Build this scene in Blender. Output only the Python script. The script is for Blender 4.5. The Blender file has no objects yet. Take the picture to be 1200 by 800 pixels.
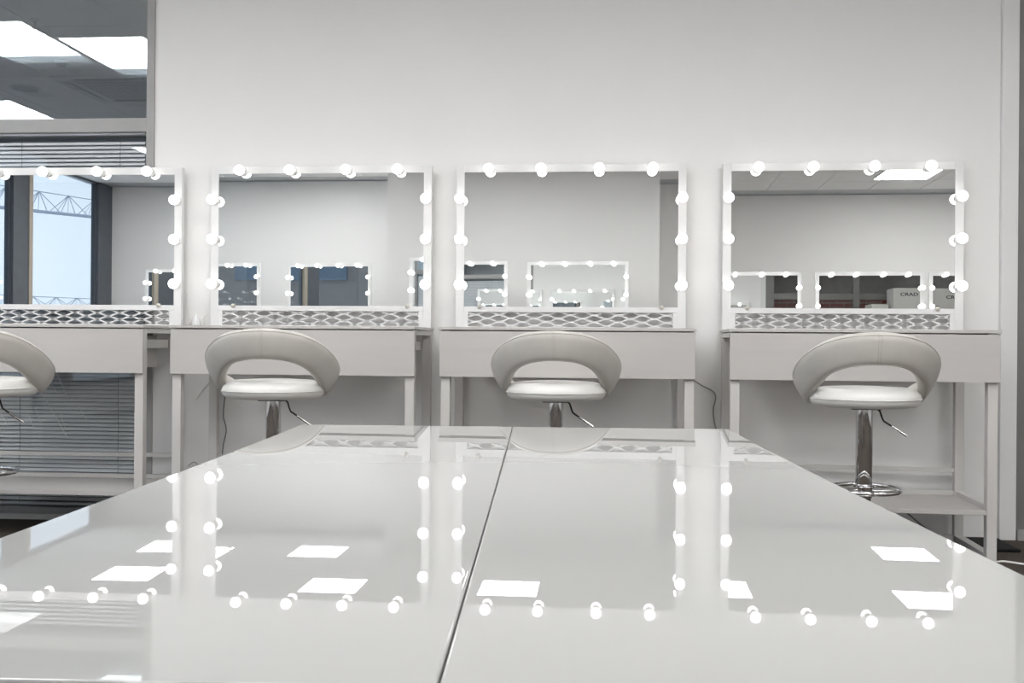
import bpy, bmesh, math, random
from math import sin, cos, pi, radians
from mathutils import Vector, Matrix
random.seed(4)
S = bpy.context.scene
COL = S.collection

# ------------------------------------------------------------------ camera
cam_d = bpy.data.cameras.new('camera'); cam = bpy.data.objects.new('camera', cam_d); COL.objects.link(cam)
cam_d.sensor_width = 36.0; cam_d.lens = 36.0; cam_d.clip_start = 0.02; cam_d.clip_end = 600
YAW, ROLL = math.atan(103 / 1200.0), 0.0078
cam.matrix_world = (Matrix.Translation((0, -4.93, 0.90)) @ Matrix.Rotation(YAW, 4, 'Z')
                    @ Matrix.Rotation(pi / 2, 4, 'X') @ Matrix.Rotation(ROLL, 4, 'Z'))
S.camera = cam
# ------------------------------------------------------------------ light and exposure
PANEL_E, BULB_E, SKY_E = 6.5, 1.9, 0.50
S.view_settings.view_transform = 'Standard'; S.view_settings.look = 'None'
S.view_settings.gamma = 1.0; S.view_settings.use_curve_mapping = False
S.view_settings.exposure = 1.29
S.cycles.max_bounces = 16; S.cycles.glossy_bounces = 12; S.cycles.diffuse_bounces = 8
S.cycles.transparent_max_bounces = 24; S.cycles.transmission_bounces = 8
S.cycles.caustics_reflective = True; S.cycles.sample_clamp_indirect = 6.0
W = bpy.data.worlds.new('sky'); S.world = W; W.use_nodes = True
wn, wl = W.node_tree.nodes, W.node_tree.links
bg = wn['Background']; bg.inputs[1].default_value = SKY_E
wtc = wn.new('ShaderNodeTexCoord'); wno = wn.new('ShaderNodeTexNoise'); wno.inputs['Scale'].default_value = 1.6
wra = wn.new('ShaderNodeValToRGB')
wra.color_ramp.elements[0].position = 0.3; wra.color_ramp.elements[0].color = (0.74, 0.85, 0.98, 1)
wra.color_ramp.elements[1].position = 0.75; wra.color_ramp.elements[1].color = (0.84, 0.91, 1.0, 1)
wl.new(wtc.outputs['Generated'], wno.inputs['Vector']); wl.new(wno.outputs['Fac'], wra.inputs['Fac']); wl.new(wra.outputs['Color'], bg.inputs[0])

# ------------------------------------------------------------------ materials
def mat(name, col, rough=0.5, metal=0.0, var=0.0, scale=8.0, bump=0.0, bscale=60.0, coat=0.0, ior=1.45, emit=None, stretch=None, spec=0.5):
    m = bpy.data.materials.new(name); m.use_nodes = True
    n, l = m.node_tree.nodes, m.node_tree.links; b = n['Principled BSDF']
    b.inputs['Base Color'].default_value = (*col, 1); b.inputs['Roughness'].default_value = rough
    b.inputs['Metallic'].default_value = metal; b.inputs['IOR'].default_value = ior
    b.inputs['Specular IOR Level'].default_value = spec; b.inputs['Coat Weight'].default_value = coat; b.inputs['Coat Roughness'].default_value = 0.02
    tc = n.new('ShaderNodeTexCoord'); mp = n.new('ShaderNodeMapping'); l.new(tc.outputs['Object'], mp.inputs['Vector'])
    if stretch: mp.inputs['Scale'].default_value = stretch
    if var > 0:
        no = n.new('ShaderNodeTexNoise'); no.inputs['Scale'].default_value = scale; no.inputs['Detail'].default_value = 4
        l.new(mp.outputs[0], no.inputs['Vector'])
        ra = n.new('ShaderNodeValToRGB')
        ra.color_ramp.elements[0].position = 0.3; ra.color_ramp.elements[1].position = 0.7
        ra.color_ramp.elements[0].color = (*[max(0, c * (1 - var)) for c in col], 1)
        ra.color_ramp.elements[1].color = (*[min(1, c * (1 + var)) for c in col], 1)
        l.new(no.outputs['Fac'], ra.inputs['Fac']); l.new(ra.outputs['Color'], b.inputs['Base Color'])
    if bump > 0:
        nb = n.new('ShaderNodeTexNoise'); nb.inputs['Scale'].default_value = bscale; nb.inputs['Detail'].default_value = 3
        bp = n.new('ShaderNodeBump'); bp.inputs['Strength'].default_value = bump; bp.inputs['Distance'].default_value = 0.004
        l.new(mp.outputs[0], nb.inputs['Vector']); l.new(nb.outputs['Fac'], bp.inputs['Height']); l.new(bp.outputs[0], b.inputs['Normal'])
    if emit:
        b.inputs['Emission Color'].default_value = (*emit[0], 1); b.inputs['Emission Strength'].default_value = emit[1]
    return m
def glass_mat(name, tint, refl):
    m = bpy.data.materials.new(name); m.use_nodes = True
    n, l = m.node_tree.nodes, m.node_tree.links
    for x in list(n): n.remove(x)
    o = n.new('ShaderNodeOutputMaterial'); mx = n.new('ShaderNodeMixShader'); tr = n.new('ShaderNodeBsdfTransparent'); gl = n.new('ShaderNodeBsdfGlossy')
    # Schlick reflectance of a thin pane, the same from both faces
    lw = n.new('ShaderNodeLayerWeight'); lw.inputs['Blend'].default_value = 0.5
    pw = n.new('ShaderNodeMath'); pw.operation = 'POWER'; pw.inputs[1].default_value = 5.0; l.new(lw.outputs['Facing'], pw.inputs[0])
    ad = n.new('ShaderNodeMath'); ad.operation = 'MULTIPLY_ADD'; ad.use_clamp = True
    ad.inputs[1].default_value = 1 - refl; ad.inputs[2].default_value = refl; l.new(pw.outputs[0], ad.inputs[0])
    tr.inputs['Color'].default_value = (*tint, 1); gl.inputs['Roughness'].default_value = 0.0; gl.inputs['Color'].default_value = (0.97, 0.99, 1, 1)
    l.new(ad.outputs[0], mx.inputs[0]); l.new(tr.outputs[0], mx.inputs[1]); l.new(gl.outputs[0], mx.inputs[2]); l.new(mx.outputs[0], o.inputs['Surface'])
    return m
M = dict(
    wall=mat('wall_paint', (0.86, 0.852, 0.845), 0.75, var=0.012, scale=1.5, bump=0.05, bscale=140),
    ceiling=mat('ceiling_tile', (0.94, 0.94, 0.94), 0.9, var=0.015, scale=5, bump=0.1, bscale=220),
    grid=mat('ceiling_grid', (0.62, 0.63, 0.64), 0.5, var=0.02),
    carpet=mat('carpet', (0.095, 0.082, 0.072), 0.95, var=0.45, scale=180, bump=0.6, bscale=400, spec=0.0),
    white=mat('white_lacquer', (0.77, 0.77, 0.77), 0.35, var=0.012, scale=6),
    desk=mat('desk_laminate', (0.54, 0.52, 0.503), 0.42, var=0.02, scale=3, stretch=(1, 1, 12)),
    deskmetal=mat('desk_frame', (0.62, 0.604, 0.588), 0.45, var=0.02, scale=5),
    table=mat('gloss_table', (0.36, 0.36, 0.355), 0.0, var=0.008, scale=2, ior=1.55),
    tableedge=mat('table_edge', (0.80, 0.78, 0.72), 0.3, var=0.03),
    mirror=mat('mirror_silver', (0.93, 0.945, 0.94), 0.0, 1.0),
    bulb=mat('bulb_glass', (0.95, 0.95, 0.95), 0.3, emit=((1.0, 0.985, 0.96), BULB_E)),
    socket=mat('socket_plastic', (0.78, 0.78, 0.77), 0.4, var=0.02),
    clip=mat('clip_metal', (0.55, 0.53, 0.48), 0.35, 0.6, var=0.05),
    chrome=mat('chrome', (0.75, 0.75, 0.76), 0.06, 1.0),
    blackmetal=mat('black_metal', (0.04, 0.04, 0.042), 0.4, var=0.1),
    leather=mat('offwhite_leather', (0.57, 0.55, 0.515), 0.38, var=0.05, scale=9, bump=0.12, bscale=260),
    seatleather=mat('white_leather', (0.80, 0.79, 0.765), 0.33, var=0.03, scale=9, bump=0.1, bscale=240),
    thread=mat('stitching', (0.42, 0.40, 0.36), 0.8, var=0.1, scale=80),
    frame=mat('partition_metal', (0.36, 0.355, 0.35), 0.45, 0.1, var=0.04),
    dpost=mat('door_frame_metal', (0.20, 0.195, 0.19), 0.45, 0.1, var=0.04),
    dframe=mat('window_dark_metal', (0.10, 0.115, 0.135), 0.4, 0.2, var=0.08),
    beige=mat('window_beige_trim', (0.42, 0.37, 0.31), 0.5, var=0.05),
    slat=mat('blind_slat', (0.76, 0.775, 0.79), 0.4, var=0.03, scale=4),
    cord=mat('blind_cord', (0.16, 0.18, 0.2), 0.7, var=0.05),
    glass=glass_mat('partition_glass', (0.965, 0.98, 0.99), 0.22),
    blindglass=glass_mat('blind_glass', (0.985, 0.99, 0.995), 0.045),
    winglass=glass_mat('window_glass', (0.95, 0.98, 1.0), 0.035),
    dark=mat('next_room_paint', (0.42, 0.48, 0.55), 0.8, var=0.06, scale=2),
    light=mat('light_diffuser', (0.9, 0.9, 0.9), 0.5, emit=((1.0, 0.995, 0.985), PANEL_E)),
    acwhite=mat('ac_plastic', (0.72, 0.73, 0.74), 0.4, var=0.02),
    acdark=mat('ac_slot', (0.07, 0.075, 0.08), 0.6, var=0.1),
    acgrille=mat('ac_grille', (0.42, 0.43, 0.44), 0.5, var=0.04),
    cablew=mat('white_cable', (0.78, 0.76, 0.73), 0.5, var=0.03),
    cableg=mat('grey_cable', (0.34, 0.32, 0.28), 0.5, var=0.05),
    cabled=mat('dark_cable', (0.10, 0.09, 0.085), 0.5, var=0.05),
    black=mat('black_plastic', (0.012, 0.012, 0.013), 0.6, var=0.1, spec=0.1),
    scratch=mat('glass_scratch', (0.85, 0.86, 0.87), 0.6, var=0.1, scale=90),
    brick=mat('red_brick', (0.33, 0.085, 0.06), 0.85, var=0.25, scale=14, bump=0.3),
    mortar=mat('mortar', (0.40, 0.34, 0.31), 0.9, var=0.1),
    carton=mat('carton_white', (0.62, 0.61, 0.59), 0.7, var=0.04, scale=5),
    ink=mat('carton_ink', (0.03, 0.03, 0.035), 0.7, var=0.05),
    tower=mat('tower_concrete', (0.15, 0.14, 0.135), 0.8, var=0.2, scale=0.2),
    towerglass=mat('tower_window', (0.10, 0.14, 0.19), 0.15, var=0.3, scale=0.5),
    crane=mat('crane_steel', (0.30, 0.35, 0.44), 0.6, var=0.1),
    ground=mat('street_ground', (0.62, 0.64, 0.66), 0.9, var=0.2, scale=0.05),
)

# ------------------------------------------------------------------ mesh helpers
class MB:
    def __init__(s): s.bm = bmesh.new()
    def box(s, x0, x1, y0, y1, z0, z1, bev=0.0):
        g = bmesh.ops.create_cube(s.bm, size=1.0)['verts']
        bmesh.ops.scale(s.bm, vec=(x1 - x0, y1 - y0, z1 - z0), verts=g)
        bmesh.ops.translate(s.bm, vec=((x0 + x1) / 2, (y0 + y1) / 2, (z0 + z1) / 2), verts=g)
        if bev > 0:
            es = list({e for v in g for e in v.link_edges})
            bmesh.ops.bevel(s.bm, geom=es, offset=bev, segments=2, profile=0.6, affect='EDGES')
        return s
    def ring_faces(s, rings, closed_u=True, caps=True):
        bm = s.bm; V = [[bm.verts.new(p) for p in r] for r in rings]; n = len(V[0])
        for a, b in zip(V[:-1], V[1:]):
            for i in range(n if closed_u else n - 1):
                j = (i + 1) % n; bm.faces.new((a[i], a[j], b[j], b[i]))
        if caps: bm.faces.new(list(reversed(V[0]))); bm.faces.new(V[-1])
        return s
    def tube(s, pts, r, n=8, closed=False, caps=True):
        P = [Vector(p) for p in pts]; N = len(P); R = r if isinstance(r, (list, tuple)) else [r] * N
        rings = []; up = None
        for i in range(N):
            if closed: t = P[(i + 1) % N] - P[i - 1]
            else: t = P[min(i + 1, N - 1)] - P[max(i - 1, 0)]
            t.normalize()
            if up is None: up = Vector((0, 0, 1)) if abs(t.z) < 0.9 else Vector((0, 1, 0))
            u = (up - t * up.dot(t)).normalized(); v = t.cross(u); up = u
            rings.append([P[i] + (u * cos(2 * pi * k / n) + v * sin(2 * pi * k / n)) * R[i] for k in range(n)])
        if closed: rings.append(rings[0]); return s.ring_faces_closed(rings[:-1])
        return s.ring_faces(rings, True, caps)
    def ring_faces_closed(s, rings):
        bm = s.bm; V = [[bm.verts.new(p) for p in r] for r in rings]; n = len(V[0]); N = len(V)
        for a in range(N):
            A, B = V[a], V[(a + 1) % N]
            for i in range(n): j = (i + 1) % n; bm.faces.new((A[i], A[j], B[j], B[i]))
        return s
    def lathe(s, prof, n=32, c=(0, 0), axis='Z', caps=True):
        rings = []
        for r, z in prof:
            r = max(r, 1e-4)
            if axis == 'Z': rings.append([(c[0] + r * cos(2 * pi * k / n), c[1] + r * sin(2 * pi * k / n), z) for k in range(n)])
            else: rings.append([(c[0] + r * cos(2 * pi * k / n), z, c[1] + r * sin(2 * pi * k / n)) for k in range(n)])
        return s.ring_faces(rings, True, caps)
    def mesh(s, name, m, smooth=None):
        bmesh.ops.recalc_face_normals(s.bm, faces=s.bm.faces)
        me = bpy.data.meshes.new(name); s.bm.to_mesh(me); s.bm.free(); me.materials.append(m)
        if smooth is not None:
            me.polygons.foreach_set('use_smooth', [True] * len(me.polygons)); me.set_sharp_from_angle(angle=radians(smooth))
        return me
    def obj(s, name, m, parent=None, smooth=None):
        return link(name, s.mesh(name, m, smooth), parent)
def link(name, me, parent=None, loc=None):
    o = bpy.data.objects.new(name, me); COL.objects.link(o)
    if parent: o.parent = parent
    if loc: o.location = loc
    return o
def empty(name, loc=(0, 0, 0), rz=0.0):
    o = bpy.data.objects.new(name, None); COL.objects.link(o); o.location = loc; o.rotation_euler = (0, 0, rz); o.empty_display_size = 0.1
    return o
def tag(o, label=None, cat=None, group=None, kind=None):
    for k, v in (('label', label), ('category', cat), ('group', group), ('kind', kind)):
        if v: o[k] = v
    return o
def copy_tree(o, parent=None):
    c = o.copy(); COL.objects.link(c); c.parent = parent
    for ch in list(o.children): copy_tree(ch, c)
    return c
def struct(name, mb, m, label=None, smooth=None):
    o = mb.obj(name, m, None, smooth); return tag(o, label, None, None, 'structure')

# ------------------------------------------------------------------ room shell
XL, XR, YB, ZC = -6.0, 5.4, -8.3, 2.88
XW0, XW1 = -2.217, 1.845          # solid part of the front wall
struct('floor', MB().box(XL - 0.3, XR + 0.2, YB - 0.2, 3.2, -0.12, 0.0), M['carpet'], 'dark brown carpet floor')
struct('wall_front', MB().box(XW0, XW1, 0, 0.13, 0, ZC), M['wall'], 'pale grey painted wall behind the mirrors')
struct('wall_front_left', MB().box(XL, -4.30, 0, 0.13, 0, ZC), M['wall'], 'pale grey wall left of the blinds')
struct('wall_back', MB().box(XL - 0.2, XR + 0.2, YB - 0.12, YB, 0, ZC), M['wall'], 'pale grey wall opposite, seen in the mirrors')
struct('wall_back_column', MB().box(-2.49, 0.67, YB, -7.05, 0, ZC), M['wall'], 'boxed-out part of the opposite wall')
struct('wall_right', MB().box(XR, XR + 0.12, YB, 3.0, 0, ZC), M['wall'], 'pale grey wall on the right')
struct('trim_1', MB().box(1.846, 1.920, -0.022, 0.13, 0.0, ZC, 0.003), M['white'], 'white casing strip at the end of the wall')
struct('baseboard_right', MB().box(1.925, 2.6, -0.03, -0.011, 0, 0.05, 0.002), M['frame'], 'grey metal plinth under the partition frame')

ceil = struct('ceiling', MB().box(XL - 0.2, XR + 0.2, YB - 0.12, 3.2, ZC + 0.012, ZC + 0.10), M['grid'], 'suspended ceiling of white square tiles')
tile_me = MB().box(-0.295, 0.295, -0.295, 0.295, 0, 0.012).mesh('ceiling_tile', M['ceiling'])
gx0, gy0 = -3.58 - 0.6 * 5, -1.9 + 0.6 * 3
for i in range(20):
    for j in range(14):
        cx, cy = gx0 + 0.6 * i + 0.3, gy0 - 0.6 * j + 0.3
        if cx - 0.3 < XL - 0.1 or cx > XR + 0.1 or cy - 0.3 < YB - 0.35 or cy > 0.35: continue
        x0, x1 = max(cx - 0.295, XL + 0.002), min(cx + 0.295, XR - 0.002)
        y0, y1 = max(cy - 0.295, YB + 0.002), min(cy + 0.295, -0.002)
        if x1 - x0 < 0.03 or y1 - y0 < 0.03: continue
        t = link('ceiling_tile', tile_me, ceil, ((x0 + x1) / 2, (y0 + y1) / 2, ZC))
        t.scale = ((x1 - x0) / 0.59, (y1 - y0) / 0.59, 1)

# ---- left exterior window wall
piers = [(-8.3, -7.90), (-6.22, -5.83), (-4.15, -3.76), (-2.08, -1.69), (-0.40, 0.0)]
struct('wall_left', MB().box(XL - 0.2, XL, YB, 0.13, 0, 0.35), M['wall'], 'low wall under the exterior windows')
for k, (a, b) in enumerate(piers):
    o = struct('trim_%d' % (k + 2), MB().box(XL - 0.07, XL + 0.03, a, b, 0.35, ZC, 0.004), M['dframe'], 'dark grey metal pier between exterior windows')
    if k: MB().box(XL - 0.03, XL + 0.04, a - 0.008, a + 0.07, 0.35, ZC - 0.001, 0.003).obj('edge_trim', M['beige'], o)
for k in range(4):
    a, b = piers[k][1], piers[k + 1][0]
    w = empty('window_%d' % (k + 1), (XL - 0.025, (a + b) / 2, 0.35)); tag(w, 'tall exterior window, bay %d from the back wall, seen in the mirror' % (k + 1), None, None, 'structure')
    h = (b - a) / 2; H = ZC - 0.35
    MB().box(-0.03, 0.02, -h, -h + 0.03, 0, H).box(-0.03, 0.02, h - 0.03, h, 0, H).box(-0.03, 0.02, -h + 0.03, h - 0.03, 0, 0.06).box(-0.03, 0.02, -h + 0.03, h - 0.03, H - 0.02, H).obj('window_frame', M['dframe'], w)
    MB().box(-0.006, 0.006, -h + 0.03, h - 0.03, 0.06, H - 0.02).obj('pane', M['winglass'], w)

# ---- glazed partition with blinds on the left of the front wall
PX0, PX1 = -4.30, -2.217
w = empty('window_5', ((PX0 + PX1) / 2, 0.05, 0)); tag(w, 'double-glazed office partition with blinds between the panes', None, None, 'structure')
hw = (PX1 - PX0) / 2
f = MB()
for sx in (-1, 1): f.box(min(sx * hw, sx * (hw - 0.04)), max(sx * hw, sx * (hw - 0.04)), -0.06, 0.09, 0, ZC, 0.002)
fo = f.obj('partition_frame', M['frame'], w)
MB().box(-hw + 0.04, hw - 0.04, -0.06, 0.09, 1.930, 1.998, 0.002).obj('transom', M['frame'], w)
MB().box(-hw + 0.04, hw - 0.04, -0.06, 0.09, 2.80, ZC).obj('header', M['frame'], w)
MB().box(-hw + 0.04, hw - 0.04, -0.06, 0.09, 0, 0.05).obj('sill', M['frame'], w)
for nm, y in (('front_pane', -0.046), ('rear_pane', 0.040)):
    MB().box(-hw + 0.04, hw - 0.04, y - 0.003, y + 0.003, 1.998, 2.80).obj('upper_' + nm, M['glass'], w)
    MB().box(-hw + 0.04, hw - 0.04, y - 0.003, y + 0.003, 0.05, 1.930).obj('lower_' + nm, M['blindglass'], w)
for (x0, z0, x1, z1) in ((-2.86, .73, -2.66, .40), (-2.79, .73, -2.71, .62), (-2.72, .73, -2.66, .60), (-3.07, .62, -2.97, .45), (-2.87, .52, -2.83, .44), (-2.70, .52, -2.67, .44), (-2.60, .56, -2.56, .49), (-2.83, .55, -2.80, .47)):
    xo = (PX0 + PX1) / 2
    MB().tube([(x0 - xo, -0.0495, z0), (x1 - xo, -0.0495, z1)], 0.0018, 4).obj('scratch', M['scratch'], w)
bl = empty('venetian_blind', ((PX0 + PX1) / 2, 0.023, 0.06)); tag(bl, 'grey aluminium venetian blind inside the glazed partition behind the leftmost station', 'blind')
MB().box(-hw + 0.055, hw - 0.055, -0.014, 0.014, 1.860, 1.869, 0.002).obj('head_rail', M['slat'], bl)
MB().box(-hw + 0.055, hw - 0.055, -0.012, 0.012, 0.0, 0.012, 0.002).obj('bottom_rail', M['slat'], bl)
sl = MB(); L_ = hw - 0.06
prof = [(-0.0099 + 0.0198 * q / 4, 0.0018 * (1 - ((q - 2) / 2) ** 2)) for q in range(5)]
ang = radians(50)
sec = [(a * cos(ang) - b * sin(ang), a * sin(ang) + b * cos(ang)) for a, b in prof]
sec2 = [(a + 0.0004, b + 0.0006) for a, b in reversed(sec)]
sl.ring_faces([[(-L_, a, b) for a, b in sec + sec2], [(L_, a, b) for a, b in sec + sec2]])
slat_me = sl.mesh('slat', M['slat'], 40)
nz = int((1.858 - 0.03) / 0.0208)
for k in range(nz): link('slat', slat_me, bl, (0, 0, 0.03 + 0.0208 * k))
for xx in (-2.40, -2.915, -3.43, -3.95):
    MB().tube([(xx - (PX0 + PX1) / 2, -0.013, 0.01), (xx - (PX0 + PX1) / 2, -0.013, 1.845)], 0.0012, 5).obj('ladder_cord', M['cord'], bl)
# next room beyond the partition
struct('wall_next_room', MB().box(XL, -2.1, 2.6, 2.7, 0, ZC).box(XL, XL + 0.1, 0.13, 2.6, 0, ZC).box(-2.2, -2.1, 0.13, 2.6, 0, ZC), M['dark'], 'dim blue-grey room beyond the partition')

# ---- glazed partition right of the front wall and the brick-lined corridor behind it
QX0, QX1 = 1.921, XR
w = empty('window_6', (QX0, 0.05, 0)); tag(w, 'grey metal glazed partition right of the wall', None, None, 'structure')
for x0, x1 in ((0, 0.13), (1.39, 1.49), (2.50, 2.58), (QX1 - QX0 - 0.1, QX1 - QX0)):
    MB().box(x0, x1, -0.06, 0.08, 0, ZC, 0.003).obj('post', M['dpost'], w)
for x0, x1 in ((0.13, 1.39), (1.49, 2.50), (2.58, QX1 - QX0 - 0.1)):
    MB().box(x0, x1, -0.055, 0.075, 1.80, 1.90, 0.003).obj('rail', M['dpost'], w)
    MB().box(x0, x1, -0.055, 0.075, 2.78, ZC).obj('rail', M['dpost'], w)
    MB().box(x0, x1, -0.055, 0.075, 0, 0.1).obj('rail', M['dpost'], w)
    MB().box(x0, x1, 0.005, 0.011, 0.1, 1.80).obj('pane', M['winglass'], w)
    MB().box(x0, x1, 0.005, 0.011, 1.90, 2.78).obj('pane', M['winglass'], w)
cw = struct('wall_corridor', MB().box(1.78, XR, 1.60, 1.70, 0, ZC).box(1.78, 1.845, 0.13, 1.6, 0, ZC), M['mortar'], 'corridor wall with a red brick lining behind the glazing')
brick_me = MB().box(-0.12, 0.12, 0, 0.03, -0.033, 0.033, 0.004).mesh('brick', M['brick'])
for r in range(12):
    for c in range(13):
        x = 2.0 + 0.25 * c + (0.125 if r % 2 else 0)
        if x > 5.2: continue
        link('brick', brick_me, cw, (x, 1.572, 1.02 + 0.077 * r))

# ------------------------------------------------------------------ ceiling fittings
def light_panel(x, y, label):
    t = empty('ceiling_light', (x, y, ZC)); tag(t, label, 'ceiling light', 'square ceiling light panels')
    MB().box(-0.297, 0.297, -0.297, 0.297, -0.009, 0.0, 0.002).obj('frame', M['acwhite'], t)
    MB().box(-0.285, 0.285, -0.285, 0.285, -0.012, -0.0085).obj('diffuser', M['light'], t)
    return t
proto_l = None
for x, y, lab in (
    (-3.90, -1.45, 'square white light panel cut by the left picture edge in the partition reflection'),
    (-3.28, -1.81, 'square white light panel beside the metal frame in the upper partition pane'),
    (-5.20, -3.49, 'square white light panel lowest in the upper partition pane reflection'),
    (-4.55, -5.55, 'light panel reflected on the table below the leftmost mirror'),
    (-2.68, -5.45, 'nearer light panel reflected on the table below the second mirror'),
    (-0.88, -5.35, 'light panel reflected on the table below the third mirror'),
    (1.03, -5.15, 'light panel reflected on the table at the left edge of the fourth mirror'),
    (2.96, -5.00, 'nearer light panel reflected on the table at the right of the fourth mirror'),
    (-3.28, -7.05, 'farther light panel reflected on the table below the second mirror'),
    (-4.62, -6.85, 'farther light panel reflected on the table between the two left mirrors'),
    (3.20, -6.85, 'light panel seen at the top of the fourth mirror'),
    (-1.48, -3.40, 'added unseen ceiling light panel above the left white table'), (0.92, -3.40, 'added unseen ceiling light panel above the right white table'),  # panels from this line on are unseen, added to brighten the room
    (4.52, -3.40, 'added unseen ceiling light panel far right of the white tables'), (4.52, -6.60, 'added unseen ceiling light panel above the right end of the back row'),
    (-0.88, -2.20, 'added unseen ceiling light panel above the third stool'), (0.92, -2.20, 'added unseen ceiling light panel above the fourth stool'), (2.72, -2.20, 'added unseen ceiling light panel near the right end of the wall'),
    (-0.28, -3.40, 'added unseen ceiling light panel over the seam of the two tables'), (2.12, -3.40, 'added unseen ceiling light panel right of the table tops'), (-2.08, -2.20, 'added unseen ceiling light panel above the first stool')):
    if proto_l is None: proto_l = light_panel(x, y, lab)
    else:
        t = copy_tree(proto_l); t.location = (x, y, ZC); t['label'] = lab
ac = empty('air_conditioner', (-3.72, -2.86, ZC)); tag(ac, 'ceiling cassette air conditioner with central grille, reflected in the upper partition pane', 'air conditioner')
MB().box(-0.44, 0.44, -0.40, 0.40, -0.022, 0, 0.008).obj('panel', M['acwhite'], ac)
for (x0, x1, y0, y1) in ((-0.27, 0.27, 0.305, 0.355), (-0.27, 0.27, -0.355, -0.305), (0.345, 0.395, -0.25, 0.25), (-0.395, -0.345, -0.25, 0.25)):
    s = MB().box(x0, x1, y0, y1, -0.0235, -0.0215).obj('air_slot', M['acdark'], ac)
    MB().box(x0 + .006, x1 - .006, (y0 + y1) / 2 - .004 if x1 - x0 > .2 else y0 + .006, (y0 + y1) / 2 + .004 if x1 - x0 > .2 else y1 - .006, -0.027, -0.0235).obj('vane', M['acwhite'], s)
gr = MB().box(-0.29, 0.29, -0.26, 0.26, -0.0235, -0.0215).obj('grille', M['acgrille'], ac)
for k in range(14): MB().box(-0.28 + 0.04 * k, -0.258 + 0.04 * k, -0.25, 0.25, -0.030, -0.0235).obj('grille_slat', M['acwhite'], gr)
def sprinkler(x, y, label):
    t = empty('sprinkler', (x, y, ZC)); tag(t, label, 'sprinkler', 'ceiling sprinklers')
    MB().lathe([(0.034, 0.0), (0.034, -0.004), (0.012, -0.010)], 16).obj('escutcheon', M['acwhite'], t, 40)
    MB().lathe([(0.010, -0.008), (0.010, -0.028), (0.006, -0.036), (0.006, -0.048), (0.020, -0.052), (0.020, -0.056)], 12).obj('nozzle', M['clip'], t, 40)
for x, y, lab in ((-3.52, -1.16, 'small sprinkler head in the upper partition pane reflection'), (-4.3, -6.9, 'small sprinkler head near the window in the leftmost mirror'),
                  (-5.0, -5.1, 'small sprinkler head reflected on the table at far left'), (-2.2, -6.2, 'small sprinkler head reflected on the table below the second mirror'), (-0.15, -5.65, 'small sprinkler head reflected on the table below the third mirror')):
    sprinkler(x, y, lab)
sp = empty('ceiling_speaker', (-4.56, -2.83, ZC)); tag(sp, 'round ceiling speaker left of the air conditioner', 'speaker')
MB().lathe([(0.115, 0), (0.115, -0.006), (0.10, -0.009)], 28).obj('rim', M['acwhite'], sp, 40)
MB().lathe([(0.098, -0.0085), (0.098, -0.0105)], 28).obj('mesh_cover', M['acgrille'], sp)
sd = empty('smoke_detector', (-3.86, -2.1, ZC)); tag(sd, 'small ceiling detector between light panel and air conditioner', 'detector')
MB().lathe([(0.05, 0), (0.05, -0.012), (0.046, -0.016)], 20).obj('base', M['acwhite'], sd, 40)
MB().lathe([(0.034, -0.015), (0.034, -0.028), (0.024, -0.036)], 20).obj('sensor_cap', M['acgrille'], sd, 40)

# ------------------------------------------------------------------ vanity desk
def make_desk():
    t = empty('vanity_desk')
    MB().box(-0.553, 0.553, -0.462, 0.03, 0.949, 0.962, 0.0012).obj('desktop', M['desk'], t)
    dr = MB().box(-0.549, 0.549, -0.457, -0.441, 0.745, 0.9430, 0.0012).obj('drawer_front', M['desk'], t)
    MB().box(-0.465, 0.465, -0.441, -0.10, 0.765, 0.915, 0.002).obj('drawer_box', M['desk'], dr)
    for sx in (-1, 1):
        a, b = sorted((sx * 0.5455, sx * 0.5055))
        MB().box(a, b, -0.4405, -0.4005, 0, 0.948, 0.002).obj('leg', M['deskmetal'], t)
        MB().box(a, b, -0.01, 0.03, 0, 0.948, 0.002).obj('leg', M['deskmetal'], t)
        MB().box(a, b, -0.4005, -0.01, 0.925, 0.948, 0.002).obj('side_rail', M['deskmetal'], t)
        c, d = sorted((sx * 0.505, sx * 0.485))
        MB().box(c, d, -0.43, -0.06, 0.856, 0.896, 0.002).obj('drawer_runner', M['deskmetal'], t)
        MB().box(a, b, -0.4005, -0.01, 0.0, 0.03, 0.002).obj('side_rail', M['deskmetal'], t)
        e, g = sorted((sx * 0.540, sx * 0.512))
        MB().box(e, g, -0.4005, -0.01, 0.205, 0.232, 0.002).obj('side_rail', M['deskmetal'], t)
    for z0, z1 in ((0.318, 0.337), (0.212, 0.232), (0.0, 0.028)):
        MB().box(-0.5055, 0.5055, 0.0, 0.022, z0, z1, 0.002).obj('back_rail', M['deskmetal'], t)
    MB().box(-0.5115, 0.5115, -0.432, -0.002, 0.192, 0.2115, 0.002).obj('shelf', M['desk'], t)
    return t
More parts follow.
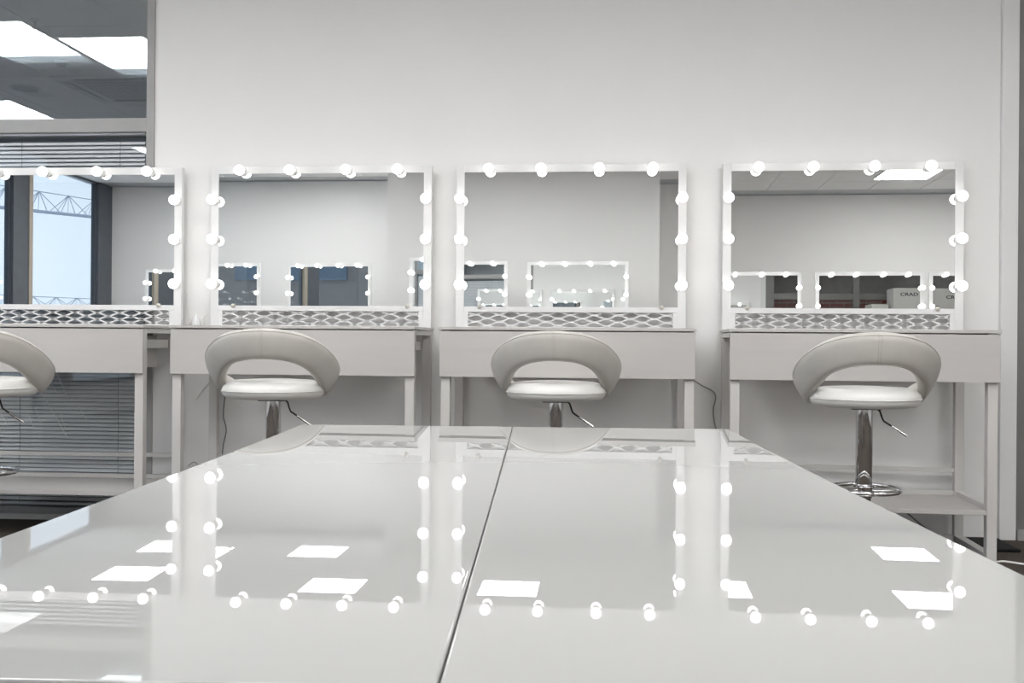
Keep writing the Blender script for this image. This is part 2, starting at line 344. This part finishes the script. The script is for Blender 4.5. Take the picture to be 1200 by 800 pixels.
# ------------------------------------------------------------------ lit mirror
def make_mirror():
    t = empty('vanity_mirror')
    HW, HT, LW = 0.5445, 0.780, 0.485
    f = MB()
    f.box(-HW, -0.506, 0, 0.03, 0, HT, 0.0015).box(0.506, HW, 0, 0.03, 0, HT, 0.0015)
    f.box(-0.506, 0.506, 0, 0.03, HT - 0.036, HT, 0.0015).box(-0.506, 0.506, 0, 0.03, 0.078, 0.103, 0.0015)
    f.box(-0.506, -LW, 0, 0.03, 0, 0.078).box(LW, 0.506, 0, 0.03, 0, 0.078).box(-LW, LW, 0, 0.03, 0, 0.008)
    f.obj('frame', M['white'], t)
    MB().box(-0.506, 0.506, 0.002, 0.008, 0.103, HT - 0.036).obj('mirror_glass', M['mirror'], t)
    MB().box(-0.506, 0.506, 0.010, 0.03, 0.103, HT - 0.036).obj('backing_board', M['white'], t)
    # cut-out lattice of stacked waves under the glass
    lam, p, A, hwid = 0.1135, 0.0168, 0.0078, 0.0034
    bm = bmesh.new(); N = 130
    for k in range(-1, 6):
        zc = 0.006 + p * k; prev = None
        for i in range(N + 1):
            x = -LW + 2 * LW * i / N
            c = zc + (A if k % 2 else -A) * cos(2 * pi * (x + LW * 0.93) / lam)
            lo, hi = max(c - hwid, 0.004), min(c + hwid, 0.081)
            if hi <= lo: prev = None; continue
            q = [bm.verts.new((x, y, z)) for y, z in ((0.009, lo), (0.009, hi), (0.021, hi), (0.021, lo))]
            if prev:
                for a in range(4): bm.faces.new((prev[a], prev[(a + 1) % 4], q[(a + 1) % 4], q[a]))
            prev = q
    mb = MB(); mb.bm.free(); mb.bm = bm; mb.obj('lattice', M['white'], t, 40)
    clip = MB().lathe([(0.0105, -0.001), (0.0105, -0.005), (0.007, -0.008), (0.002, -0.0085)], 14, axis='Y').mesh('clip', M['clip'], 40)
    for x in (-0.43, 0.43): link('clip', clip, t, (x, 0, 0.102))
    R = 0.0245
    prof = [(R * sin(a), R * cos(a)) for a in [pi * q / 12 for q in range(13)]]
    bulb = MB().lathe(prof, 18, axis='Y', caps=False).mesh('bulb', M['bulb'], 180)
    sock = MB().lathe([(0.021, 0.048), (0.021, 0.040), (0.0165, 0.038), (0.0165, 0.0135)], 18, axis='Y').mesh('socket', M['socket'], 40)
    pos = [(x, 0.754) for x in (-0.387, -0.139, 0.135, 0.385)] + [(s * 0.5225, z) for s in (-1, 1) for z in (0.614, 0.422, 0.206)]
    for x, z in pos:
        b = link('bulb', bulb, t, (x, -0.048, z)); link('socket', sock, b)
    return t
YM = -0.07
stations = [ # x, y, yaw, mirror pitch, desk label, mirror label
    (-2.595, YM, 0.025, 0.0, 'pale grey vanity desk at the left edge, in front of the blinds', 'bulb-lit mirror at the left edge, reflecting the windows and a crane'),
    (-1.353, YM, 0.0, 0.0052, 'pale grey vanity desk second from the left, with wires hanging behind its left leg', 'bulb-lit mirror second from the left, reflecting a plain wall with a corner'),
    (-0.144, YM, 0.0, 0.0016, 'pale grey vanity desk third from the left, behind the middle of the table', 'bulb-lit mirror third from the left, with no ceiling in its reflection'),
    (1.115, YM, -0.032, -0.0073, 'pale grey vanity desk at the right, its shelf and floor-length legs in full view', 'bulb-lit mirror at the right, reflecting ceiling tiles and a light panel')]
back = [
    (-4.61, -7.28, 0.16, 'half-hidden lit mirror at the left edge of the second mirror\'s reflection', 'desk of the half-hidden back mirror at the left of the second mirror'),
    (-3.25, -7.28, 0.18, 'lit back mirror shown whole in the second mirror', 'desk under the back mirror shown whole in the second mirror'),
    (-1.535, -6.2, 0.085, 'lit back mirror cut off at the left edge of the third mirror\'s reflection', 'desk of the back mirror cut off at the left of the third mirror'),
    (-0.245, -6.2, 0.085, 'lit back mirror shown whole in the third mirror', 'desk under the back mirror shown whole in the third mirror'),
    (1.41, -6.2, 0.04, 'lit back mirror cut off at the left edge of the fourth mirror\'s reflection', 'desk of the back mirror cut off at the left of the fourth mirror'),
    (2.65, -6.2, 0.04, 'lit back mirror shown whole in the fourth mirror', 'desk under the back mirror shown whole in the fourth mirror'),
    (3.80, -6.2, 0.04, 'lit back mirror cut off at the right edge of the fourth mirror\'s reflection', 'desk of the back mirror cut off at the right of the fourth mirror')]
desk0, mir0 = make_desk(), make_mirror()
def station(x, y, rz, pitch, dl, ml, dg, mg, first=False, mrz=None):
    d = desk0 if first else copy_tree(desk0); m = mir0 if first else copy_tree(mir0)
    d.location = (x, y, 0); d.rotation_euler = (0, 0, rz); tag(d, dl, 'desk', dg)
    m.location = (x, y, 0.9622); m.rotation_euler = (pitch, 0, rz if mrz is None else mrz); tag(m, ml, 'mirror', mg)
for k, (x, y, rz, pt, dl, ml) in enumerate(stations): station(x, y, rz, pt, dl, ml, 'vanity desks along the front wall', 'bulb-lit mirrors along the front wall', k == 0, -0.012 if k == 3 else None)
for (x, y, rz, ml, dl) in back: station(x, y, pi + rz, 0.0, dl, ml, 'vanity desks along the opposite wall', 'bulb-lit mirrors along the opposite wall')

# ------------------------------------------------------------------ bar stool
def interp(tab, a):
    a = abs(a)
    for (a0, *p), (a1, *q) in zip(tab[:-1], tab[1:]):
        if a <= a1:
            u = (a - a0) / (a1 - a0); return [s + (e - s) * u for s, e in zip(p, q)]
    return list(tab[-1][1:])
OUT = [(0, .252, .938), (15, .252, .935), (30, .252, .925), (45, .252, .905), (60, .252, .875), (75, .252, .838), (90, .250, .800), (105, .245, .765), (118, .232, .738), (128, .215, .722)]
LOW = [(0, .226, .828), (15, .225, .825), (30, .220, .813), (45, .212, .790), (60, .204, .757), (75, .198, .722), (90, .194, .695), (105, .192, .682), (118, .192, .678), (128, .192, .678)]
def smooth_tab(tab, a):   # average of neighbours to round the tables' corners
    w = [interp(tab, max(-128, min(128, a + d))) for d in (-7, -3.5, 0, 3.5, 7)]
    return [sum(c) / 5 for c in zip(*w)]
def band_section(a, n=20):
    ro, zo = smooth_tab(OUT, a); rl, zl = smooth_tab(LOW, a); ph = radians(a)
    d = Vector((sin(ph), -cos(ph), 0)); o = d * ro + Vector((0, 0, zo)); l = d * rl + Vector((0, 0, zl))
    c = (o + l) / 2; ax = (o - l) / 2; nn = (d - ax * (d.dot(ax) / ax.length_squared)).normalized()
    e = 1.0 if abs(a) < 112 else max(0.25, math.sqrt(max(0, 1 - ((abs(a) - 112) / 17.0) ** 2)))
    T = 0.023 * e; out = []
    for k in range(n):
        th = 2 * pi * k / n; cs, sn = cos(th), sin(th)
        pw = lambda v, e_: math.copysign(abs(v) ** e_, v)
        out.append(c - nn * 0.012 + ax * e * pw(cs, 0.55) + nn * T * pw(sn, 0.75))
    return out
def make_stool():
    t = empty('bar_stool')
    MB().lathe([(0.0, 0.012), (0.195, 0.006), (0.197, 0.0)][::-1] + [], 48).obj('floor_pad', M['black'], t)
    MB().lathe([(0.197, 0.003), (0.196, 0.010), (0.17, 0.016), (0.10, 0.024), (0.055, 0.036), (0.034, 0.060), (0.031, 0.075)], 48).obj('base', M['chrome'], t, 50)
    MB().lathe([(0.0245, 0.06), (0.0245, 0.37)], 24).obj('lower_pole', M['blackmetal'], t, 40)
    MB().lathe([(0.0285, 0.350), (0.0295, 0.352), (0.0295, 0.672)], 32).obj('pole_sleeve', M['chrome'], t, 40)
    fr = MB().tube([(0.118 * cos(2 * pi * k / 40), -0.02 + 0.13 * sin(2 * pi * k / 40), 0.384) for k in range(40)], 0.0085, 10, closed=True).obj('footrest', M['chrome'], t, 60)
    MB().lathe([(0.036, 0.372), (0.036, 0.396)], 28).obj('collar', M['chrome'], fr, 40)
    MB().tube([(-0.11, -0.02, 0.384), (0.11, -0.02, 0.384)], 0.006, 8).obj('cross_bar', M['chrome'], fr, 60)
    MB().box(-0.05, 0.05, -0.05, 0.05, 0.667, 0.676, 0.003).obj('mounting_plate', M['blackmetal'], t)
    lv = MB().tube([(0.02, 0, 0.668), (0.045, 0, 0.668), (0.054, -0.002, 0.660), (0.060, -0.004, 0.640), (0.066, -0.006, 0.626), (0.100, -0.010, 0.604)], 0.0035, 8).obj('lever', M['blackmetal'], t, 60)
    MB().tube([(0.092, -0.009, 0.609), (0.145, -0.014, 0.574)], 0.0052, 10).obj('lever_grip', M['chrome'], lv, 60)
    prof = [(0.02, 0.676), (0.15, 0.676), (0.176, 0.680), (0.189, 0.692), (0.1935, 0.708), (0.190, 0.724), (0.176, 0.738), (0.150, 0.745), (0.10, 0.748), (0.02, 0.749)]
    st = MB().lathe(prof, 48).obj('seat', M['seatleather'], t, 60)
    MB().tube([(0.1945 * cos(2 * pi * k / 48), 0.1945 * sin(2 * pi * k / 48), 0.707) for k in range(48)], 0.0016, 6, closed=True).obj('piping', M['seatleather'], st, 60)
    angs = [-128 + 4 * k for k in range(65)]
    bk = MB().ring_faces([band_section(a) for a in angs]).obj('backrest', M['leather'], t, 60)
    up = [band_section(a)[2] * 1.0 for a in angs[2:-2]]
    MB().tube([p + Vector((p.x, p.y, 0)).normalized() * 0.0006 for p in up], 0.0012, 6).obj('seam', M['thread'], bk)
    lo = [band_section(a)[8] for a in angs[2:-2]]
    MB().tube([p + Vector((p.x, p.y, 0)).normalized() * 0.0006 for p in lo], 0.0010, 6).obj('seam', M['leather'], bk)
    for da in (-1.0, 1.0):
        MB().tube([p + Vector((0, -0.0002, 0)) for p in band_section(da)[1:9]], 0.0007, 6).obj('stitch_line', M['thread'], bk)
    return t
st0 = make_stool()
K = 1.06                                   # final size of the stool; the base keeps its thickness and stays on the floor
for part in list(st0.children) + [g for c in st0.children for g in c.children]:
    flat = part.name.split('.')[0] in ('floor_pad', 'base')
    for v in part.data.vertices:
        v.co.x *= K; v.co.y *= K
        if not flat and not (part.name.startswith('lower_pole') and v.co.z < 0.1): v.co.z = v.co.z * K - 0.9 * (K - 1)
for k, (x, y, rz, lab) in enumerate(((-2.504, -0.939, radians(12), 'off-white leather bar stool cut off by the left picture edge'),
        (-1.318, -0.870, radians(7), 'off-white leather bar stool in front of the second desk from the left'),
        (-0.178, -0.722, radians(0), 'off-white leather bar stool behind the middle of the table'),
        (1.004, -0.934, radians(-3), 'off-white leather bar stool at the right, its chrome footrest ring in view'))):
    o = st0 if k == 0 else copy_tree(st0)
    o.location = (x, y, 0); o.rotation_euler = (0, 0, rz); tag(o, lab, 'bar stool', 'leather bar stools at the vanity desks')

# ------------------------------------------------------------------ glossy white tables
TR = math.atan(0.0597)
def make_table(name, cx, cy, wid, label, zoff=0.0):
    t = empty(name, (cx, cy, 0), TR); tag(t, label, 'table', 'glossy white tables pushed together')
    L = 1.85; hx, hy = wid / 2, L / 2; r = 0.002; th = 0.028
    bm = bmesh.new(); ny = 40
    xs = [-hx, -hx + r * .3, -hx + r, -hx + r + 0.0006, 0, hx - r - 0.0006, hx - r, hx - r * .3, hx]
    ys = [-hy, -hy + r * .3, -hy + r, -hy + r + 0.0006] + [-hy + r + (L - 2 * r) * (k + 1) / ny for k in range(ny - 1)] + [hy - r - 0.0006, hy - r, hy - r * .3, hy]
    def drop(u, h):
        d = h - abs(u)
        return 0 if d >= r else r - math.sqrt(max(0, r * r - (r - d) ** 2))
    def ztop(x, y):
        yw = cy + y
        return 0.6845 + zoff + 0.0043 * (yw + 3.83) ** 2 + 0.0027 * max(0.0, yw + 3.2) ** 3 - max(drop(x, hx), drop(y, hy))
    V = [[bm.verts.new((x, y, ztop(x, y))) for y in ys] for x in xs]
    for i in range(len(xs) - 1):
        for j in range(len(ys) - 1): bm.faces.new((V[i][j], V[i + 1][j], V[i + 1][j + 1], V[i][j + 1]))
    # side skirt down and underside
    loop = [V[i][0] for i in range(len(xs))] + [V[-1][j] for j in range(1, len(ys))] + [V[i][-1] for i in range(len(xs) - 2, -1, -1)] + [V[0][j] for j in range(len(ys) - 2, 0, -1)]
    low = [bm.verts.new((v.co.x, v.co.y, v.co.z - th + r)) for v in loop]; n = len(loop)
    for i in range(n): bm.faces.new((loop[i], low[i], low[(i + 1) % n], loop[(i + 1) % n]))
    bm.faces.new(low)
    mb = MB(); mb.bm.free(); mb.bm = bm; mb.obj('tabletop', M['table'], t, 55)
    z1 = 0.655 + zoff
    MB().box(-hx + 0.004, hx - 0.004, -hy + 0.004, -hy + 0.022, z1 - 0.06, z1, 0.002).box(-hx + 0.004, hx - 0.004, hy - 0.022, hy - 0.004, z1 - 0.06, z1, 0.002).box(-hx + 0.004, -hx + 0.022, -hy + 0.022, hy - 0.022, z1 - 0.06, z1, 0.002).box(hx - 0.022, hx - 0.004, -hy + 0.022, hy - 0.022, z1 - 0.06, z1, 0.002).obj('apron', M['tableedge'], t)
    for sx in (-1, 1):
        for sy in (-1, 1):
            x, y = sx * (hx - 0.05), sy * (hy - 0.05)
            MB().box(x - 0.025, x + 0.025, y - 0.025, y + 0.025, 0, z1, 0.003).obj('leg', M['white'], t)
    return t
d_away = Vector((-sin(TR), cos(TR))); d_right = Vector((cos(TR), sin(TR)))
seam_mid = Vector((-0.1545, -3.377))
for sx, wid, nm, lab, zo in ((-1, 0.516, 'glossy_table', 'glossy white table left of the seam in the foreground', 0.0), (1, 0.521, 'glossy_table', 'glossy white table right of the seam in the foreground', -0.001)):
    c = seam_mid + d_right * sx * (wid / 2 + 0.0006); make_table(nm, c.x, c.y, wid, lab, zo)

# ------------------------------------------------------------------ cables and small things
def smooth_path(pts, n=8):
    P = [Vector(p) for p in pts]; out = []
    for i in range(len(P) - 1):
        p0, p1, p2, p3 = P[max(i - 1, 0)], P[i], P[i + 1], P[min(i + 2, len(P) - 1)]
        for k in range(n):
            u = k / n
            out.append(0.5 * ((2 * p1) + (p2 - p0) * u + (2 * p0 - 5 * p1 + 4 * p2 - p3) * u * u + (3 * p1 - p0 - 3 * p2 + p3) * u ** 3))
    return out + [P[-1]]
def cable(pts, r, m, label):
    tag(MB().tube(smooth_path(pts), r, 6).obj('cable', M[m], None, 60), label, 'cable')
cable([(0.435, -0.06, 0.73), (0.48, -0.015, 0.70), (0.535, -0.012, 0.672), (0.549, -0.010, 0.64), (0.538, -0.010, 0.585), (0.545, -0.010, 0.52), (0.556, -0.010, 0.45), (0.55, -0.010, 0.2), (0.54, -0.012, 0.006)], 0.0035, 'cableg', 'grey-brown cable curving down the wall between the two right desks')
cable([(-2.043, -0.012, 1.13), (-2.040, -0.012, 1.08), (-2.033, -0.012, 1.03), (-2.028, -0.012, 0.985), (-2.015, -0.02, 0.985), (-2.004, -0.025, 1.012)], 0.0025, 'cablew', 'white cord hanging beside the leftmost mirror down to a plug')
pl = empty('plug_adapter', (-1.990, -0.032, 0.9625)); tag(pl, 'white plug adapter standing on the second desk beside its mirror', 'adapter')
MB().lathe([(0.020, 0), (0.021, 0.02), (0.016, 0.042), (0.008, 0.056), (0.005, 0.07)], 14).obj('body', M['white'], pl, 50)
MB().lathe([(0.004, 0.068), (0.004, 0.078)], 8).obj('cord_sleeve', M['cablew'], pl)
pl.location = (-1.985, -0.03, 0.953)
cable([(-1.952, -0.03, 0.966), (-1.955, -0.03, 0.995), (-1.93, -0.03, 1.02), (-1.905, -0.035, 1.0)], 0.002, 'cablew', 'thin white wire loop at the lower left of the second mirror')
cable([(-1.835, -0.012, 0.80), (-1.83, -0.012, 0.70), (-1.845, -0.012, 0.60), (-1.85, -0.012, 0.52), (-1.835, -0.012, 0.45), (-1.852, -0.012, 0.36), (-1.85, -0.012, 0.24), (-1.82, -0.012, 0.19), (-1.80, -0.02, 0.006)], 0.0022, 'cabled', 'thin dark wire wriggling down the wall behind the second desk')
cable([(-1.89, -0.012, 0.76), (-1.91, -0.012, 0.70), (-1.95, -0.012, 0.655), (-1.99, -0.012, 0.60)], 0.003, 'cablew', 'short white wire under the left end of the second desk')
cable([(-1.95, -0.012, 0.006), (-1.96, -0.012, 0.22), (-1.99, -0.014, 0.29), (-2.03, -0.014, 0.27)], 0.002, 'cableg', 'faint wire arching near the floor behind the second desk')
cable([(1.60, -0.58, 0.005), (1.67, -0.53, 0.005), (1.74, -0.575, 0.005), (1.85, -0.62, 0.005), (2.1, -0.60, 0.005)], 0.0045, 'cablew', 'white cable lying on the carpet at the right edge')
cable([(1.30, -0.20, 0.185), (1.37, -0.20, 0.15), (1.46, -0.22, 0.08), (1.58, -0.26, 0.012), (1.60, -0.25, 0.008)], 0.003, 'cabled', 'dark cable sagging under the shelf of the right desk')
ps = empty('power_strip', (1.20, -0.23, 0.166)); tag(ps, 'black power strip fixed under the shelf of the right desk', 'power strip')
MB().box(-0.14, 0.12, -0.03, 0.03, 0, 0.0255, 0.004).obj('body', M['black'], ps)
for k in range(4): MB().lathe([(0.018, -0.001), (0.018, 0.002)], 14, c=(-0.09 + 0.055 * k, 0)).obj('outlet', M['blackmetal'], ps)
cc = MB().box(1.685, 1.83, -0.31, -0.03, 0, 0.014, 0.005).obj('black_floor_slab', M['black'], None)  # thin black slab lying flat on the carpet
tag(cc, 'flat black slab on the carpet by the right end of the wall', 'cable cover')

# ------------------------------------------------------------------ cartons by the right partition (seen in the mirrors)
def text_mesh(s, size):
    cu = bpy.data.curves.new('print', 'FONT'); cu.body = s; cu.size = size; cu.align_x = 'CENTER'; cu.align_y = 'CENTER'; cu.extrude = 0.0006; cu.offset = size * 0.02
    o = bpy.data.objects.new('print', cu); COL.objects.link(o); bpy.context.view_layer.update()
    me = bpy.data.meshes.new_from_object(o.evaluated_get(bpy.context.evaluated_depsgraph_get())); bpy.data.objects.remove(o); bpy.data.curves.remove(cu)
    me.materials.clear(); me.materials.append(M['ink']); return me
txt = text_mesh('CRAD', 0.07)
def carton(x, y, z, wx, wy, h, rz, label, prints):
    t = empty('carton', (x, y, z), rz); tag(t, label, 'carton', 'white cartons by the right partition')
    MB().box(-wx / 2, wx / 2, -wy / 2, wy / 2, 0, h, 0.004).obj('box', M['carton'], t)
    MB().box(-wx / 2 - 0.0008, wx / 2 + 0.0008, -0.025, 0.025, h - 0.05, h + 0.0012).obj('tape', M['carton'], t)
    for px, pz in prints:
        o = link('print', txt, t, (px, -wy / 2 - 0.0012, pz)); o.rotation_euler = (pi / 2, 0, 0); o.scale = (1.4, 1, 1)
carton(4.42, -0.42, 0.0, 1.2, 0.55, 0.65, 0.03, 'bottom white carton of the stack by the right partition', ((-0.3, 0.45), (0.3, 0.2)))
carton(4.44, -0.42, 0.6515, 1.15, 0.52, 0.65, -0.02, 'middle white carton of the stack by the right partition', ((-0.3, 0.45), (0.3, 0.2)))
carton(4.40, -0.42, 1.303, 1.18, 0.50, 0.64, 0.04, 'top white carton of the stack, printed with black lettering, seen in the fourth mirror', ((-0.36, 0.54), (-0.02, 0.34), (0.34, 0.50), (0.38, 0.25)))
carton(3.62, -0.36, 0.0, 0.26, 0.40, 1.70, 0.10, 'tall narrow white carton left of the stacked cartons', ())

# ------------------------------------------------------------------ outside the windows
gd = MB().box(-400, -8, -300, 300, -36.5, -36).obj('street_ground', M['ground']); tag(gd, 'grey street level far below the windows', None, None, 'structure')
def crane(name, x, y0, y1, z0, z1, dep, r, ymast, label):
    t = empty(name, (x, ymast, -36)); tag(t, label, 'crane', 'construction cranes outside')
    o = Vector((x, ymast, -36)); n = 9
    P = lambda u, dx, dz: Vector((x + dx, y0 + (y1 - y0) * u, z0 + (z1 - z0) * u + dz)) - o
    for dx in (-0.8, 0.8): MB().tube([P(0, dx, 0), P(1, dx, 0)], r, 6).obj('lower_chord', M['crane'], t)
    MB().tube([P(0, 0, dep), P(1, 0, dep * 0.8)], r * 0.45, 6).obj('upper_chord', M['crane'], t)
    lat = MB()
    for k in range(n):
        a, b, c = k / n, (k + 0.5) / n, (k + 1) / n
        for dx in (-0.8, 0.8):
            lat.tube([P(a, dx, 0), P(b, 0, dep * 0.9)], r * 0.4, 5).tube([P(b, 0, dep * 0.9), P(c, dx, 0)], r * 0.4, 5)
            lat.tube([P((a + b) / 2, dx, 0), P(b, 0, dep * 0.9)], r * 0.28, 5)
    lat.obj('lattice', M['crane'], t)
    zt = z0 + (z1 - z0) * (ymast - y0) / (y1 - y0) + 4
    MB().tube([(0, 0, 0), (0, 0, zt + 36)], 1.0, 4).obj('mast', M['crane'], t)
crane('tower_crane', -60, -80, -146, 13.2, 18.2, 2.6, 0.12, -80, 'lattice crane boom crossing the window in the leftmost mirror')
crane('tower_crane', -120, -190, -290, 7.2, 10.0, 2.4, 0.20, -190, 'distant low crane boom near the bottom of the window reflection')
tw = empty('tower_building', (-42, 42, -36)); tag(tw, 'dark high-rise outside, seen in the back mirrors', 'building')
MB().box(-16, 16, -14, 14, 0, 85).obj('body', M['tower'], tw)
wm = MB().box(-0.9, 0.9, -0.06, 0.06, 0, 1.7).mesh('tower_window', M['towerglass'])
for r in range(14):
    for c in range(10): link('tower_window', wm, tw, (-14.2 + 3.1 * c, -14.02, 30 + 3.2 * r))
